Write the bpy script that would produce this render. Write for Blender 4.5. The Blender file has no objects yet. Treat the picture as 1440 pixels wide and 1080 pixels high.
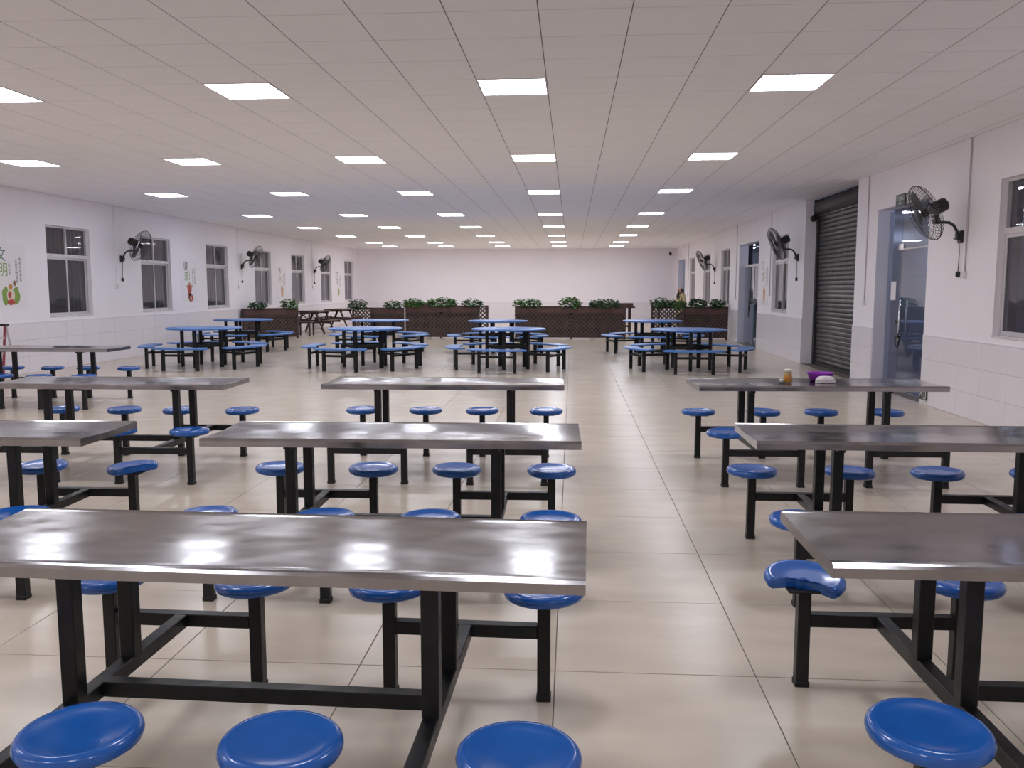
import bpy, math, random
from mathutils import Vector, Matrix
R = math.radians
sc = bpy.context.scene
col = sc.collection
random.seed(7)

# ---------------------------------------------------------------- camera, world, exposure
CAMZ = 1.537
cd = bpy.data.cameras.new('camera'); cam = bpy.data.objects.new('camera', cd); col.objects.link(cam)
cd.sensor_width = 36.0; cd.lens = 1211.7 / 1440 * 36; cd.clip_end = 200
cam.location = (0, 0, CAMZ); cam.rotation_euler = (math.pi / 2 - .1106, 0, .0689)
sc.camera = cam
w = bpy.data.worlds.new('night'); sc.world = w; w.use_nodes = True
w.node_tree.nodes['Background'].inputs[0].default_value = (.03, .04, .06, 1)
w.node_tree.nodes['Background'].inputs[1].default_value = .3
sc.view_settings.view_transform = 'Standard'; sc.view_settings.look = 'None'
sc.view_settings.exposure = 0.0; sc.view_settings.gamma = 1.0; sc.view_settings.use_curve_mapping = False
LIGHT_E = 21.5                                  # strength of every LED ceiling panel
LIGHT_C = (.905, .945, 1.04)
sc.cycles.use_denoising = True
sc.cycles.max_bounces = 16; sc.cycles.diffuse_bounces = 12; sc.cycles.glossy_bounces = 4; sc.cycles.transparent_max_bounces = 12
sc.cycles.sample_clamp_indirect = 8.0; sc.cycles.caustics_reflective = False; sc.cycles.caustics_refractive = False; sc.cycles.blur_glossy = 1.0

# ---------------------------------------------------------------- materials
M = {}
def mat(name, c, rough=.5, metal=0, spec=.5, noise=0, nscale=5, bump=0, bscale=40, coat=0, rvar=0, stretch=None, emit=0):
    m = bpy.data.materials.new(name); m.use_nodes = True
    nt = m.node_tree; b = nt.nodes['Principled BSDF']
    b.inputs['Base Color'].default_value = (*c, 1); b.inputs['Roughness'].default_value = rough
    b.inputs['Metallic'].default_value = metal; b.inputs['Specular IOR Level'].default_value = spec
    b.inputs['Coat Weight'].default_value = coat; b.inputs['Coat Roughness'].default_value = .08
    vec = None
    if noise or bump or rvar:
        tc = nt.nodes.new('ShaderNodeTexCoord'); mp = nt.nodes.new('ShaderNodeMapping')
        geo = nt.nodes.new('ShaderNodeNewGeometry')
        nt.links.new(geo.outputs['Position'], mp.inputs['Vector'])
        if stretch: mp.inputs['Scale'].default_value = stretch
        vec = mp.outputs['Vector']
    if noise or rvar:
        n = nt.nodes.new('ShaderNodeTexNoise'); n.inputs['Scale'].default_value = nscale; n.inputs['Detail'].default_value = 5
        nt.links.new(vec, n.inputs['Vector'])
        if noise:
            cr = nt.nodes.new('ShaderNodeValToRGB')
            cr.color_ramp.elements[0].position = .3; cr.color_ramp.elements[1].position = .7
            cr.color_ramp.elements[0].color = (*[x * (1 - noise) for x in c], 1)
            cr.color_ramp.elements[1].color = (*[min(1, x * (1 + noise)) for x in c], 1)
            nt.links.new(n.outputs['Fac'], cr.inputs['Fac']); nt.links.new(cr.outputs['Color'], b.inputs['Base Color'])
        if rvar:
            mr = nt.nodes.new('ShaderNodeMapRange'); mr.inputs['From Min'].default_value = .3; mr.inputs['From Max'].default_value = .7
            mr.inputs['To Min'].default_value = rough - rvar; mr.inputs['To Max'].default_value = rough + rvar
            nt.links.new(n.outputs['Fac'], mr.inputs['Value']); nt.links.new(mr.outputs['Result'], b.inputs['Roughness'])
    if bump:
        n2 = nt.nodes.new('ShaderNodeTexNoise'); n2.inputs['Scale'].default_value = bscale; n2.inputs['Detail'].default_value = 0 if metal else 2
        nt.links.new(vec, n2.inputs['Vector'])
        bp = nt.nodes.new('ShaderNodeBump'); bp.inputs['Strength'].default_value = bump; bp.inputs['Distance'].default_value = .02
        nt.links.new(n2.outputs['Fac'], bp.inputs['Height']); nt.links.new(bp.outputs['Normal'], b.inputs['Normal'])
    if emit:
        b.inputs['Emission Color'].default_value = (*LIGHT_C, 1); b.inputs['Emission Strength'].default_value = emit
    M[name] = m; return m
mat('floor_tile', (.615, .53, .435), .24, spec=.33, noise=.07, nscale=2.2, stretch=(1, 2.5, 1))
mat('floor_joint', (.17, .14, .12), .7)
mat('ceiling_panel', (.92, .912, .932), .55, noise=.015, nscale=3)
mat('ceiling_joint', (.16, .14, .14), .8)
mat('wall_paint', (.90, .87, .915), .6, noise=.012, nscale=2)
mat('wall_tile', (.85, .82, .86), .2, noise=.02, nscale=1.5)
mat('tile_joint', (.5, .46, .49), .7)
mat('steel', (.33, .318, .325), .165, metal=1, rvar=.05, nscale=7, bump=.05, bscale=5, noise=.10, stretch=(1, 1.8, 1))
mat('frame_paint', (.009, .0095, .0105), .4, spec=.35, noise=.35, nscale=14, rvar=.1)
mat('frame_cap', (.008, .008, .008), .6)
mat('seat_blue', (.008, .098, .40), .2, spec=.5, noise=.08, nscale=8, coat=.2)
mat('round_blue', (.08, .225, .57), .3, noise=.12, nscale=5)
mat('diffuser', (.9, .9, .9), .5, emit=LIGHT_E)
mat('white_metal', (.72, .70, .72), .35)
mat('alu', (.62, .60, .62), .35, noise=.04)
mat('sill', (.66, .63, .65), .4, noise=.16, nscale=9)
mat('dark_gap', (.02, .02, .02), .7)
mat('curtain', (.22, .20, .20), .8, noise=.1, nscale=6)
mat('screen', (.115, .10, .10), .6)
mat('outside', (.12, .12, .13), .8, noise=.1)
mat('bars', (.7, .69, .72), .4)
mat('fan_black', (.018, .018, .02), .42)
mat('fan_wire', (.06, .06, .062), .4, metal=.4)
mat('fan_blade', (.09, .09, .095), .35)
mat('cord', (.02, .02, .02), .6)
mat('conduit', (.60, .55, .57), .5)
mat('poster_paper', (.86, .84, .87), .35)
mat('ink_green', (.06, .20, .09), .6); mat('ink_lime', (.24, .38, .08), .6); mat('ink_black', (.07, .06, .07), .6)
mat('ink_brown', (.30, .15, .10), .6); mat('ink_red', (.50, .07, .06), .6); mat('ink_orange', (.62, .28, .08), .6)
mat('ink_cream', (.75, .66, .52), .6); mat('ink_tan', (.55, .36, .22), .6)
mat('sign_dark', (.018, .035, .03), .35); mat('sign_white', (.72, .74, .70), .4)
mat('shutter_steel', (.062, .058, .058), .33, metal=.35, rvar=.07, nscale=3, noise=.12)
mat('shutter_dark', (.03, .029, .031), .5)
mat('chrome', (.75, .75, .77), .12, metal=1)
mat('corridor_tile', (.48, .51, .56), .25, noise=.03)
mat('corridor_floor', (.20, .22, .40), .2)
mat('corridor_joint', (.10, .11, .14), .7)
mat('jamb_paint', (.72, .72, .80), .5)
mat('blue_door', (.16, .21, .28), .4)
mat('wood_dark', (.055, .034, .027), .55, noise=.3, nscale=9, stretch=(1, 1, 4))
mat('wood_red', (.095, .044, .037), .5, noise=.25, nscale=9)
mat('leaf', (.045, .13, .045), .45, noise=.45, nscale=14); mat('leaf_bright', (.085, .21, .055), .45, noise=.4, nscale=14)
mat('wood_slat', (.080, .050, .041), .5, noise=.25, nscale=9)
mat('wood_backing_shade', (.026, .018, .016), .7)  # backing wood, colour darkened to paint the shade behind the lattice
mat('soil', (.03, .02, .015), .9)
mat('skin', (.55, .33, .25), .5); mat('hair', (.012, .009, .009), .4); mat('coat', (.50, .42, .25), .8, noise=.06, nscale=12)
mat('scarf', (.03, .018, .02), .8); mat('trousers', (.02, .02, .03), .8); mat('shoe', (.02, .015, .015), .5)
mat('lid_white', (.74, .70, .60), .4); mat('jar_orange', (.56, .24, .045), .35); mat('jar_amber', (.45, .30, .10), .25)
mat('purple', (.27, .03, .42), .3); mat('paper_white', (.76, .70, .72), .6, bump=.3, bscale=60)
mat('ladder_red', (.25, .03, .05), .45)
def glassmat(name, tint, dirt, dirtc, refl=1.0):
    m = bpy.data.materials.new(name); m.use_nodes = True; nt = m.node_tree; nt.nodes.remove(nt.nodes['Principled BSDF'])
    out = nt.nodes['Material Output']
    tr = nt.nodes.new('ShaderNodeBsdfTransparent'); tr.inputs[0].default_value = (*tint, 1)
    df = nt.nodes.new('ShaderNodeBsdfDiffuse'); df.inputs[0].default_value = (*dirtc, 1)
    m1 = nt.nodes.new('ShaderNodeMixShader'); m1.inputs[0].default_value = dirt
    nt.links.new(tr.outputs[0], m1.inputs[1]); nt.links.new(df.outputs[0], m1.inputs[2])
    gl = nt.nodes.new('ShaderNodeBsdfGlossy'); gl.inputs['Roughness'].default_value = .02; gl.inputs['Color'].default_value = (refl, refl, refl, 1)
    # Schlick reflectance, the same for both faces of a thin sheet
    lw = nt.nodes.new('ShaderNodeLayerWeight'); lw.inputs['Blend'].default_value = .5
    pw = nt.nodes.new('ShaderNodeMath'); pw.operation = 'POWER'; pw.inputs[1].default_value = 5; nt.links.new(lw.outputs['Facing'], pw.inputs[0])
    fr = nt.nodes.new('ShaderNodeMath'); fr.operation = 'MULTIPLY_ADD'; fr.inputs[1].default_value = .95; fr.inputs[2].default_value = .045; nt.links.new(pw.outputs[0], fr.inputs[0])
    m2 = nt.nodes.new('ShaderNodeMixShader'); nt.links.new(fr.outputs[0], m2.inputs[0])
    nt.links.new(m1.outputs[0], m2.inputs[1]); nt.links.new(gl.outputs[0], m2.inputs[2]); nt.links.new(m2.outputs[0], out.inputs[0])
    M[name] = m
glassmat('window_glass', (.66, .66, .71), .22, (.20, .19, .21))
glassmat('door_glass', (.76, .80, .86), .06, (.32, .34, .38))
glassmat('jar_glass', (.92, .95, .92), .05, (.8, .8, .8))

# ---------------------------------------------------------------- mesh helpers
class MB:
    def __init__(s): s.v = []; s.f = []; s.sm = []
    def add(s, vs, fs, smooth=False):
        o = len(s.v); s.v += [tuple(x) for x in vs]; s.f += [tuple(i + o for i in f) for f in fs]; s.sm += [smooth] * len(fs); return s
    def box(s, x0, x1, y0, y1, z0, z1, mx=None):
        vs = [Vector((x, y, z)) for z in (z0, z1) for y in (y0, y1) for x in (x0, x1)]
        if mx is not None: vs = [mx @ q for q in vs]
        return s.add(vs, [(0, 2, 3, 1), (4, 5, 7, 6), (0, 1, 5, 4), (2, 6, 7, 3), (0, 4, 6, 2), (1, 3, 7, 5)])
    def cbox(s, x0, x1, y0, y1, z0, z1, b):
        # box with its vertical and top edges chamfered
        def ring(i, z): return [(x0 + i + b, y0 + i, z), (x1 - i - b, y0 + i, z), (x1 - i, y0 + i + b, z), (x1 - i, y1 - i - b, z),
                                (x1 - i - b, y1 - i, z), (x0 + i + b, y1 - i, z), (x0 + i, y1 - i - b, z), (x0 + i, y0 + i + b, z)]
        vs = ring(0, z0) + ring(0, z1 - b) + ring(b, z1)
        fs = [tuple(range(7, -1, -1)), tuple(range(16, 24))]
        for k in range(2):
            for i in range(8): j = (i + 1) % 8; fs.append((k * 8 + i, k * 8 + j, k * 8 + 8 + j, k * 8 + 8 + i))
        return s.add(vs, fs)
    def bar(s, a, b, wx, wz, up=(0, 0, 1)):
        a = Vector(a); b = Vector(b); d = (b - a); L = d.length; d.normalize(); up = Vector(up)
        x = d.cross(up)
        if x.length < 1e-4: x = d.cross(Vector((1, 0, 0)))
        x.normalize(); u = x.cross(d)
        mx = Matrix(((x.x, d.x, u.x, a.x), (x.y, d.y, u.y, a.y), (x.z, d.z, u.z, a.z), (0, 0, 0, 1)))
        return s.box(-wx / 2, wx / 2, 0, L, -wz / 2, wz / 2, mx)
    def tube(s, pts, r, seg=8, caps=True):
        pts = [Vector(p) for p in pts]; n = len(pts); vs = []; fs = []
        ref = None
        for i, p in enumerate(pts):
            d = (pts[min(i + 1, n - 1)] - pts[max(i - 1, 0)]).normalized()
            if ref is None: ref = Vector((0, 0, 1)) if abs(d.z) < .9 else Vector((1, 0, 0))
            x = d.cross(ref).normalized(); y = x.cross(d); ref = y
            rr = r[i] if isinstance(r, (list, tuple)) else r
            for k in range(seg):
                t = 2 * math.pi * k / seg; vs.append(p + x * (rr * math.cos(t)) + y * (rr * math.sin(t)))
        for i in range(n - 1):
            for k in range(seg): j = (k + 1) % seg; fs.append((i * seg + k, i * seg + j, (i + 1) * seg + j, (i + 1) * seg + k))
        if caps: fs.append(tuple(range(seg - 1, -1, -1))); fs.append(tuple(range((n - 1) * seg, n * seg)))
        return s.add(vs, fs, seg > 6)
    def lathe(s, prof, seg=32, mx=None, rmax=None, sx=1, sy=1):
        vs = []; fs = []; n = len(prof)
        for k in range(seg):
            t = 2 * math.pi * k / seg
            for (r, z) in prof:
                if rmax: r = min(r, rmax(t))
                q = Vector((r * math.cos(t) * sx, r * math.sin(t) * sy, z)); vs.append(mx @ q if mx is not None else q)
        for k in range(seg):
            j = (k + 1) % seg
            for i in range(n - 1): fs.append((k * n + i, j * n + i, j * n + i + 1, k * n + i + 1))
        return s.add(vs, fs, True)
    def mesh(s, name, m):
        me = bpy.data.meshes.new(name); me.from_pydata(s.v, [], s.f)
        me.polygons.foreach_set('use_smooth', s.sm); me.materials.append(M[m] if isinstance(m, str) else m)
        me.update(); return me
def link(name, me, parent=None, loc=None, rot=None, kind=None, label=None):
    o = bpy.data.objects.new(name, me); col.objects.link(o)
    if parent: o.parent = parent
    if loc is not None: o.location = loc
    if rot is not None: o.rotation_euler = rot
    if kind: o['kind'] = kind
    if label: o['label'] = label
    return o
def thing(name, label, cat, loc=(0, 0, 0), rot=(0, 0, 0), group=None, me=None, kind=None):
    o = link(name, me, None, loc, rot, kind)
    o['label'] = label; o['category'] = cat
    if group: o['group'] = group
    return o
def part(name, mb, m, parent, **k): return link(name, mb.mesh(name, m), parent, **k)
LEFT = (math.pi / 2, 0, math.pi / 2); RIGHT = (math.pi / 2, 0, -math.pi / 2); FAR = (math.pi / 2, 0, 0)   # local x along wall, y up, z into the room

# ---------------------------------------------------------------- room dimensions
XL, XR, YF, YN, ZC = -9.85, 4.70, 39.3, -3.6, 3.308
WT = .25
LWIN = [15.72 + 3.567 * k for k in range(7)]                   # near edge of every left window
WW, WZ0, WZ1 = 1.48, .99, 2.73
LWIN_ALL = [LWIN[0] - 3.567 * 2, LWIN[0] - 3.567] + LWIN
RWIN = [8.52, 19.32, 26.35, 30.0, 33.62]
DOORS = [(11.88, 13.85, 2.74), (22.32, 24.9, 2.74), (36.62, 38.9, 2.76)]
SHUT = (14.82, 18.02)

def wall_openings(name, x0, x1, y0, y1, ops, m, label):
    ops = sorted(ops); mb = MB(); y = y0
    for (a, b, za, zb) in ops:
        mb.box(x0, x1, y, a, 0, ZC)
        if za > 0: mb.box(x0, x1, a, b, 0, za)
        if zb < ZC: mb.box(x0, x1, a, b, zb, ZC)
        y = b
    mb.box(x0, x1, y, y1, 0, ZC)
    return thing(name, label, 'wall', me=mb.mesh(name, m), kind='structure')
wall_l = wall_openings('wall_left', XL - WT, XL, YN, YF, [(a, a + WW, WZ0, WZ1) for a in LWIN_ALL], 'wall_paint', 'white painted long wall with seven windows, on the left')
wall_r = wall_openings('wall_right', XR, XR + WT, YN, YF, [(a, a + WW, WZ0, WZ1) for a in RWIN] + [(a, b, 0, z) for a, b, z in DOORS] + [(SHUT[0], SHUT[1], 0, ZC - .001)], 'wall_paint', 'white painted long wall with doors and a roller shutter, on the right')
wall_f = thing('wall_far', 'plain white end wall behind the wooden lattice screens', 'wall', me=MB().box(XL - WT, XR + 3.2, YF, YF + .2, 0, ZC).mesh('wall_far', 'wall_paint'), kind='structure')
wall_n = thing('wall_near', 'plain white end wall behind the camera', 'wall', me=MB().box(XL - WT, XR + 3.2, YN - .2, YN, 0, ZC).mesh('wall_near', 'wall_paint'), kind='structure')

# visibility estimate of a piece, used only to choose which pieces become single objects
def cam_px(p):
    ya, pi = .0689, .1106
    F = Vector((-math.sin(ya) * math.cos(pi), math.cos(ya) * math.cos(pi), -math.sin(pi))); Rr = Vector((math.cos(ya), math.sin(ya), 0)); U = Rr.cross(F)
    d = Vector(p) - Vector((0, 0, CAMZ)); z = d.dot(F)
    if z < .2: return None
    return 720 + 1211.7 * d.dot(Rr) / z, 540 - 1211.7 * d.dot(U) / z, z
def seen(p, m=60):
    q = cam_px(p); return q is not None and -m < q[0] < 1440 + m and -m < q[1] < 1080 + m

# floor: slab with single 0.8 m tiles
floor = thing('floor', 'glossy beige tiled canteen floor', 'floor', me=MB().box(XL - WT, XR + WT, YN, YF, -.12, -.0025).mesh('floor', 'floor_joint'), kind='structure')
T = .8; FX, FY = -.056, 3.340; gap = .0022
cells = []
for i in range(-14, 8):
    for j in range(-10, 47):
        x0, y0 = FX + i * T, FY + j * T
        a, b = max(x0, XL), min(x0 + T, XR); c, d = max(y0, YN), min(y0 + T, YF)
        if b - a > .02 and d - c > .02: cells.append((a, b, c, d))
full = [q for q in cells if abs(q[1] - q[0] - T) < 1e-6 and abs(q[3] - q[2] - T) < 1e-6 and any(seen((x, y, 0), 0) for x in q[:2] for y in q[2:])]
full.sort(key=lambda q: q[2] ** 2 + .3 * q[0] ** 2)
single = set(full[:300])
h = T / 2 - gap
tile_me = MB().cbox(-h, h, -h, h, -.0024, 0, .0012).mesh('tile', 'floor_tile')
for q in full[:300]: link('tile', tile_me, floor, ((q[0] + q[1]) / 2, (q[2] + q[3]) / 2, 0))
mb = MB()
for q in cells:
    if q not in single: mb.box(q[0] + gap, q[1] - gap, q[2] + gap, q[3] - gap, -.0024, 0)
part('tile_field', mb, 'floor_tile', floor, kind='stuff')

# ceiling: slab, 0.6 m panels and LED lights in the grid
ceiling = thing('ceiling', 'suspended ceiling of off-white square panels', 'ceiling', me=MB().box(XL - WT, XR + WT, YN, YF, ZC + .0018, ZC + .15).mesh('ceiling', 'ceiling_joint'), kind='structure')
LX, LY = -.829, 7.544
ROWS = [-2, -1, 0, 1, 2, 3, 4, 5, 6, 7]
ROWY = {-2: LY - 8.4, -1: LY - 4.2, 0: LY, 1: LY + 4.2, 2: LY + 8.4, 3: LY + 13.2, 4: LY + 17.4, 5: LY + 21.6, 6: LY + 25.8, 7: LY + 28.8}
COLS = [1, 0, -1, -2, -3]
lit = set()
for r in ROWS:
    for c in COLS: lit.add((c * 4, round((ROWY[r] - LY) / .6)))
pc = []
for i in range(-16, 10):
    for j in range(-19, 54):
        if (i, j) in lit: continue
        x0, y0 = LX + .6 * i, LY + .6 * j
        a, b = max(x0, XL), min(x0 + .6, XR); c, d = max(y0, YN), min(y0 + .6, YF)
        if b - a > .02 and d - c > .02: pc.append((a, b, c, d))
full = [q for q in pc if abs(q[1] - q[0] - .6) < 1e-6 and abs(q[3] - q[2] - .6) < 1e-6 and any(seen((x, y, ZC), 0) for x in q[:2] for y in q[2:])]
full.sort(key=lambda q: q[2] ** 2 + .3 * q[0] ** 2)
single = set(full[:300])
GX, GY = .0036, .0032
pm = MB(); pm.cbox(-.3 + GX, .3 - GX, -.3 + GY, .3 - GY, 0, .0016, .0006)
pm.v = [(x, y, .0016 - z) for x, y, z in pm.v]; pm.f = [f[::-1] for f in pm.f]
panel_me = pm.mesh('ceiling_panel', 'ceiling_panel')
for q in full[:300]: link('ceiling_panel', panel_me, ceiling, ((q[0] + q[1]) / 2, (q[2] + q[3]) / 2, ZC))
mb = MB()
for q in pc:
    if q not in single: mb.box(q[0] + GX, q[1] - GX, q[2] + GY, q[3] - GY, ZC, ZC + .0016)
part('ceiling_panel_field', mb, 'ceiling_panel', ceiling, kind='stuff')
fr = MB()
for s in (-1, 1):
    fr.box(s * .292 - .006, s * .292 + .006, -.298, .298, -.005, .0015); fr.box(-.286, .286, s * .292 - .006, s * .292 + .006, -.005, .0015)
frame_me = fr.mesh('frame', 'white_metal'); diff_me = MB().box(-.286, .286, -.286, .286, -.0056, .0015).mesh('diffuser', 'diffuser')
diff_me.materials.append(M['white_metal'])
for p_ in diff_me.polygons: p_.material_index = 0 if p_.normal.z < -.5 else 1          # only the lower face of the panel glows
ORD = ['first', 'second', 'third', 'fourth', 'fifth', 'sixth', 'seventh', 'eighth']
for r in ROWS:
    for ci, c in enumerate(COLS):
        if r >= 0: lab = 'square white LED ceiling light, %s row, %s from the right wall' % (ORD[r], ORD[ci])
        else: lab = 'square LED ceiling light %s, %s from the right wall' % ('overhead above the nearest tables' if r == -1 else 'behind the camera', ORD[ci])
        t = thing('ceiling_light', lab, 'light', (LX + 2.4 * c + .3, ROWY[r] + .3, ZC), group='square LED ceiling lights')
        link('frame', frame_me, t); link('diffuser', diff_me, t, label='glowing white diffuser')

# wall tiles (wainscot, three courses)
TW, TH = .6, .303
def wainscot(wall, rot, at, u0, u1, holes):
    cache = {}
    u = u0
    while u < u1 - .03:
        e = min(u + TW, u1)
        segs = [(u, e)]
        for a, b in holes:
            ns = []
            for s, t in segs:
                if b <= s or a >= t: ns.append((s, t)); continue
                if a - s > .03: ns.append((s, a))
                if t - b > .03: ns.append((b, t))
            segs = ns
        for s, t in segs:
            L = round(t - s, 3)
            if L not in cache: cache[L] = MB().cbox(-L / 2 + .002, L / 2 - .002, -TH / 2 + .002, TH / 2 - .002, 0, .012, .0015).mesh('tile', 'wall_tile')
            for k in range(3): link('tile', cache[L], wall, at((s + t) / 2, TH * (k + .5)), rot)
        u = e
wainscot(wall_l, LEFT, lambda u, z: (XL, u, z), 13.2, YF, [])
wainscot(wall_r, RIGHT, lambda u, z: (XR, u, z), 7.8, YF, [(a, b) for a, b, z in DOORS] + [SHUT])
wainscot(wall_f, FAR, lambda u, z: (u, YF, z), XL + .012, XR - .012, [])
for nm, lab, bx in (('trim_1', 'thin pale ledge along the top of the left wall tiles', (XL, XL + .016, 13.2, YF)),
                    ('trim_2', 'thin pale ledge along the top of the end wall tiles', (XL, XR, YF - .016, YF))):
    thing(nm, lab, 'trim', me=MB().box(*bx, .910, .922).mesh(nm, 'wall_tile'), kind='structure')
mb = MB(); y = 7.8
for a, b in sorted([(a, b) for a, b, z in DOORS] + [SHUT]): mb.box(XR - .016, XR, y, a, .910, .922); y = b
mb.box(XR - .016, XR, y, YF, .910, .922)
thing('trim_3', 'thin pale ledge along the top of the right wall tiles', 'trim', me=mb.mesh('trim_3', 'wall_tile'), kind='structure')

# ---------------------------------------------------------------- corridor beyond the right wall
CX = XR + WT
corr = thing('floor_corridor', 'bluish tiled corridor floor beyond the glass doors', 'floor', me=MB().box(CX, CX + 2.8, YN, YF, -.12, -.002).mesh('floor_corridor', 'corridor_floor'), kind='structure')
thing('ceiling_corridor', 'plain corridor ceiling beyond the right wall', 'ceiling', me=MB().box(CX, CX + 2.8, YN, YF, 2.98, 3.1).mesh('ceiling_corridor', 'corridor_tile'), kind='structure')
wc = thing('wall_corridor', 'blue-grey tiled corridor wall seen through the glass door', 'wall', me=MB().box(CX + 2.6, CX + 2.8, YN, YF, 0, 3.0).mesh('wall_corridor', 'corridor_joint'), kind='structure')
ct = MB().box(-.397, .397, -.297, .297, 0, .01).mesh('tile', 'corridor_tile')
for i in range(22):
    for k in range(5): link('tile', ct, wc, (CX + 2.6, 9.0 + .8 * i, .3 + .6 * k), RIGHT)
for k, y in enumerate((13.0, 18.5, 24.5, 31.0, 37.5)):  # tubes added to brighten the corridor behind the glass doors
    t = thing('fill_tube', 'white fluorescent tube added on the corridor ceiling to brighten the corridor, %s beyond the glass entrance' % ORD[k], 'light', (CX + 1.3, y, 2.98), group='added corridor tube lights')
    part('housing', MB().box(-.04, .04, -.62, .62, -.045, 0), 'white_metal', t)
    tm = M.get('fill_tube_glow') or mat('fill_tube_glow', (.8, .85, 1), .5, emit=90)
    tm.node_tree.nodes['Principled BSDF'].inputs['Emission Color'].default_value = (.70, .78, 1, 1)
    part('tube', MB().tube([(0, -.6, -.062), (0, .6, -.062)], .016, 10), 'fill_tube_glow', t)

# ---------------------------------------------------------------- windows (local: x along wall, y up, z into room)
def window(n, ymid, side, label, fill):
    rot = LEFT if side == 'L' else RIGHT
    loc = (XL if side == 'L' else XR, ymid, WZ0)
    H_, W_ = WZ1 - WZ0, WW; z0, z1 = -.125, -.06; tz = 1.14
    f = MB(); b = .036
    f.box(-W_ / 2, -W_ / 2 + b, 0, H_, z0, z1); f.box(W_ / 2 - b, W_ / 2, 0, H_, z0, z1)
    f.box(-W_ / 2 + b, W_ / 2 - b, 0, b, z0, z1); f.box(-W_ / 2 + b, W_ / 2 - b, H_ - b, H_, z0, z1)
    o = thing('window_%d' % n, label, 'window', loc, rot, me=f.mesh('window_frame', 'alu'), kind='structure')
    part('transom', MB().box(-W_ / 2 + b, W_ / 2 - b, tz, tz + .065, z0, z1 + .005), 'sill', o)
    part('mullion', MB().box(-.02, .02, tz + .065, H_ - b, z0, z1), 'alu', o)
    part('sill', MB().cbox(-W_ / 2, W_ / 2, -.0, .03, -.06, .012, .004), 'sill', o)
    for s in (-1, 1):
        part('pane', MB().box(s * .35 - .33, s * .35 + .33, tz + .065, H_ - b, -.097, -.093), 'window_glass', o)
        zz = -.08 if s < 0 else -.105
        sh = MB(); xa, xb = (-W_ / 2 + b, .02) if s < 0 else (-.02, W_ / 2 - b)
        sh.box(xa, xa + .035, b, tz, zz - .012, zz + .012); sh.box(xb - .035, xb, b, tz, zz - .012, zz + .012)
        sh.box(xa + .035, xb - .035, b, b + .04, zz - .012, zz + .012); sh.box(xa + .035, xb - .035, tz - .04, tz, zz - .012, zz + .012)
        sash = part('sash', sh, 'alu', o)
        part('pane', MB().box(xa + .035, xb - .035, b + .04, tz - .04, zz - .002, zz + .002), 'window_glass', sash)
    if fill != 'corridor':
        for k in range(11):
            u = -W_ / 2 + .07 + k * (W_ - .14) / 10
            part('grille_bar', MB().tube([(u, 0, -.2), (u, H_, -.2)], .009, 6), 'bars', o)
        part('grille_rail', MB().box(-W_ / 2, W_ / 2, tz + .02, tz + .05, -.21, -.19), 'bars', o)
        part('outer_board', MB().box(-W_ / 2 - .3, W_ / 2 + .3, -.3, H_ + .3, -.62, -.6), 'outside', o)
    if fill == 'screen':
        part('insect_screen', MB().box(-W_ / 2 + b, -.02, b, tz, -.165, -.161), 'screen', o)
    if fill == 'curtain':
        for xa, xb, ph in ((-.66, -.02, 0), (.10, .68, 1.1)):
            vs = []; fs = []; N = 40
            for k in range(N + 1):
                u = xa + (xb - xa) * k / N; d = -.27 + .016 * math.sin(k * 1.25 + ph) + .006 * math.sin(k * 2.9)
                for dz in (0, -.004): vs += [(u, .02, d + dz), (u, H_ + .05, d + dz)]
            for k in range(N):
                a = k * 4; fs += [(a, a + 4, a + 5, a + 1), (a + 2, a + 3, a + 7, a + 6), (a + 1, a + 5, a + 7, a + 3), (a, a + 2, a + 6, a + 4)]
            part('curtain', MB().add(vs, fs, True), 'curtain', o)
    return o
WO = ['first', 'second', 'third', 'fourth', 'fifth', 'sixth', 'seventh']
n = 1
for k, a in enumerate(LWIN):
    window(n, a + WW / 2, 'L', 'white framed sliding window with a grille, %s from the camera along the left wall' % WO[k], 'screen' if k < 2 else 'curtain'); n += 1
for a in LWIN_ALL[:2]:
    window(n, a + WW / 2, 'L', 'white framed sliding window on the left wall near the camera, outside the frame', 'screen'); n += 1
for k, a in enumerate(RWIN):
    window(n, a + WW / 2, 'R', ['white framed window nearest the camera on the right wall', 'grey window behind the black fan beside the roller shutter', 'grey window just past the open glass door on the right wall',
                                'narrow looking grey window behind the farthest right wall fan', 'grey window beside the far doorway where the person stands'][k], 'corridor' if k == 0 else 'curtain'); n += 1

# ---------------------------------------------------------------- doors
def text_mesh(body, size, m, align='CENTER'):
    c = bpy.data.curves.new('text', 'FONT'); c.body = body; c.size = size; c.align_x = align; c.align_y = 'CENTER'
    o = bpy.data.objects.new('text', c); col.objects.link(o)
    dg = bpy.context.evaluated_depsgraph_get(); me = bpy.data.meshes.new_from_object(o.evaluated_get(dg))
    bpy.data.objects.remove(o); bpy.data.curves.remove(c)
    me.materials.clear(); me.materials.append(M[m]); return me
def door(n, a, b, zt, label, kind):
    mid = (a + b) / 2; W = b - a
    o = thing('door_%d' % n, label, 'door', (XR, mid, 0), RIGHT, kind='structure',
              me=MB().box(-W / 2, -W / 2 + .012, 0, zt, -WT, -.001).box(W / 2 - .012, W / 2, 0, zt, -WT, -.001).box(-W / 2 + .012, W / 2 - .012, zt - .012, zt, -WT, -.001).mesh('door_lining', 'jamb_paint'))
    return o, W
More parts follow.
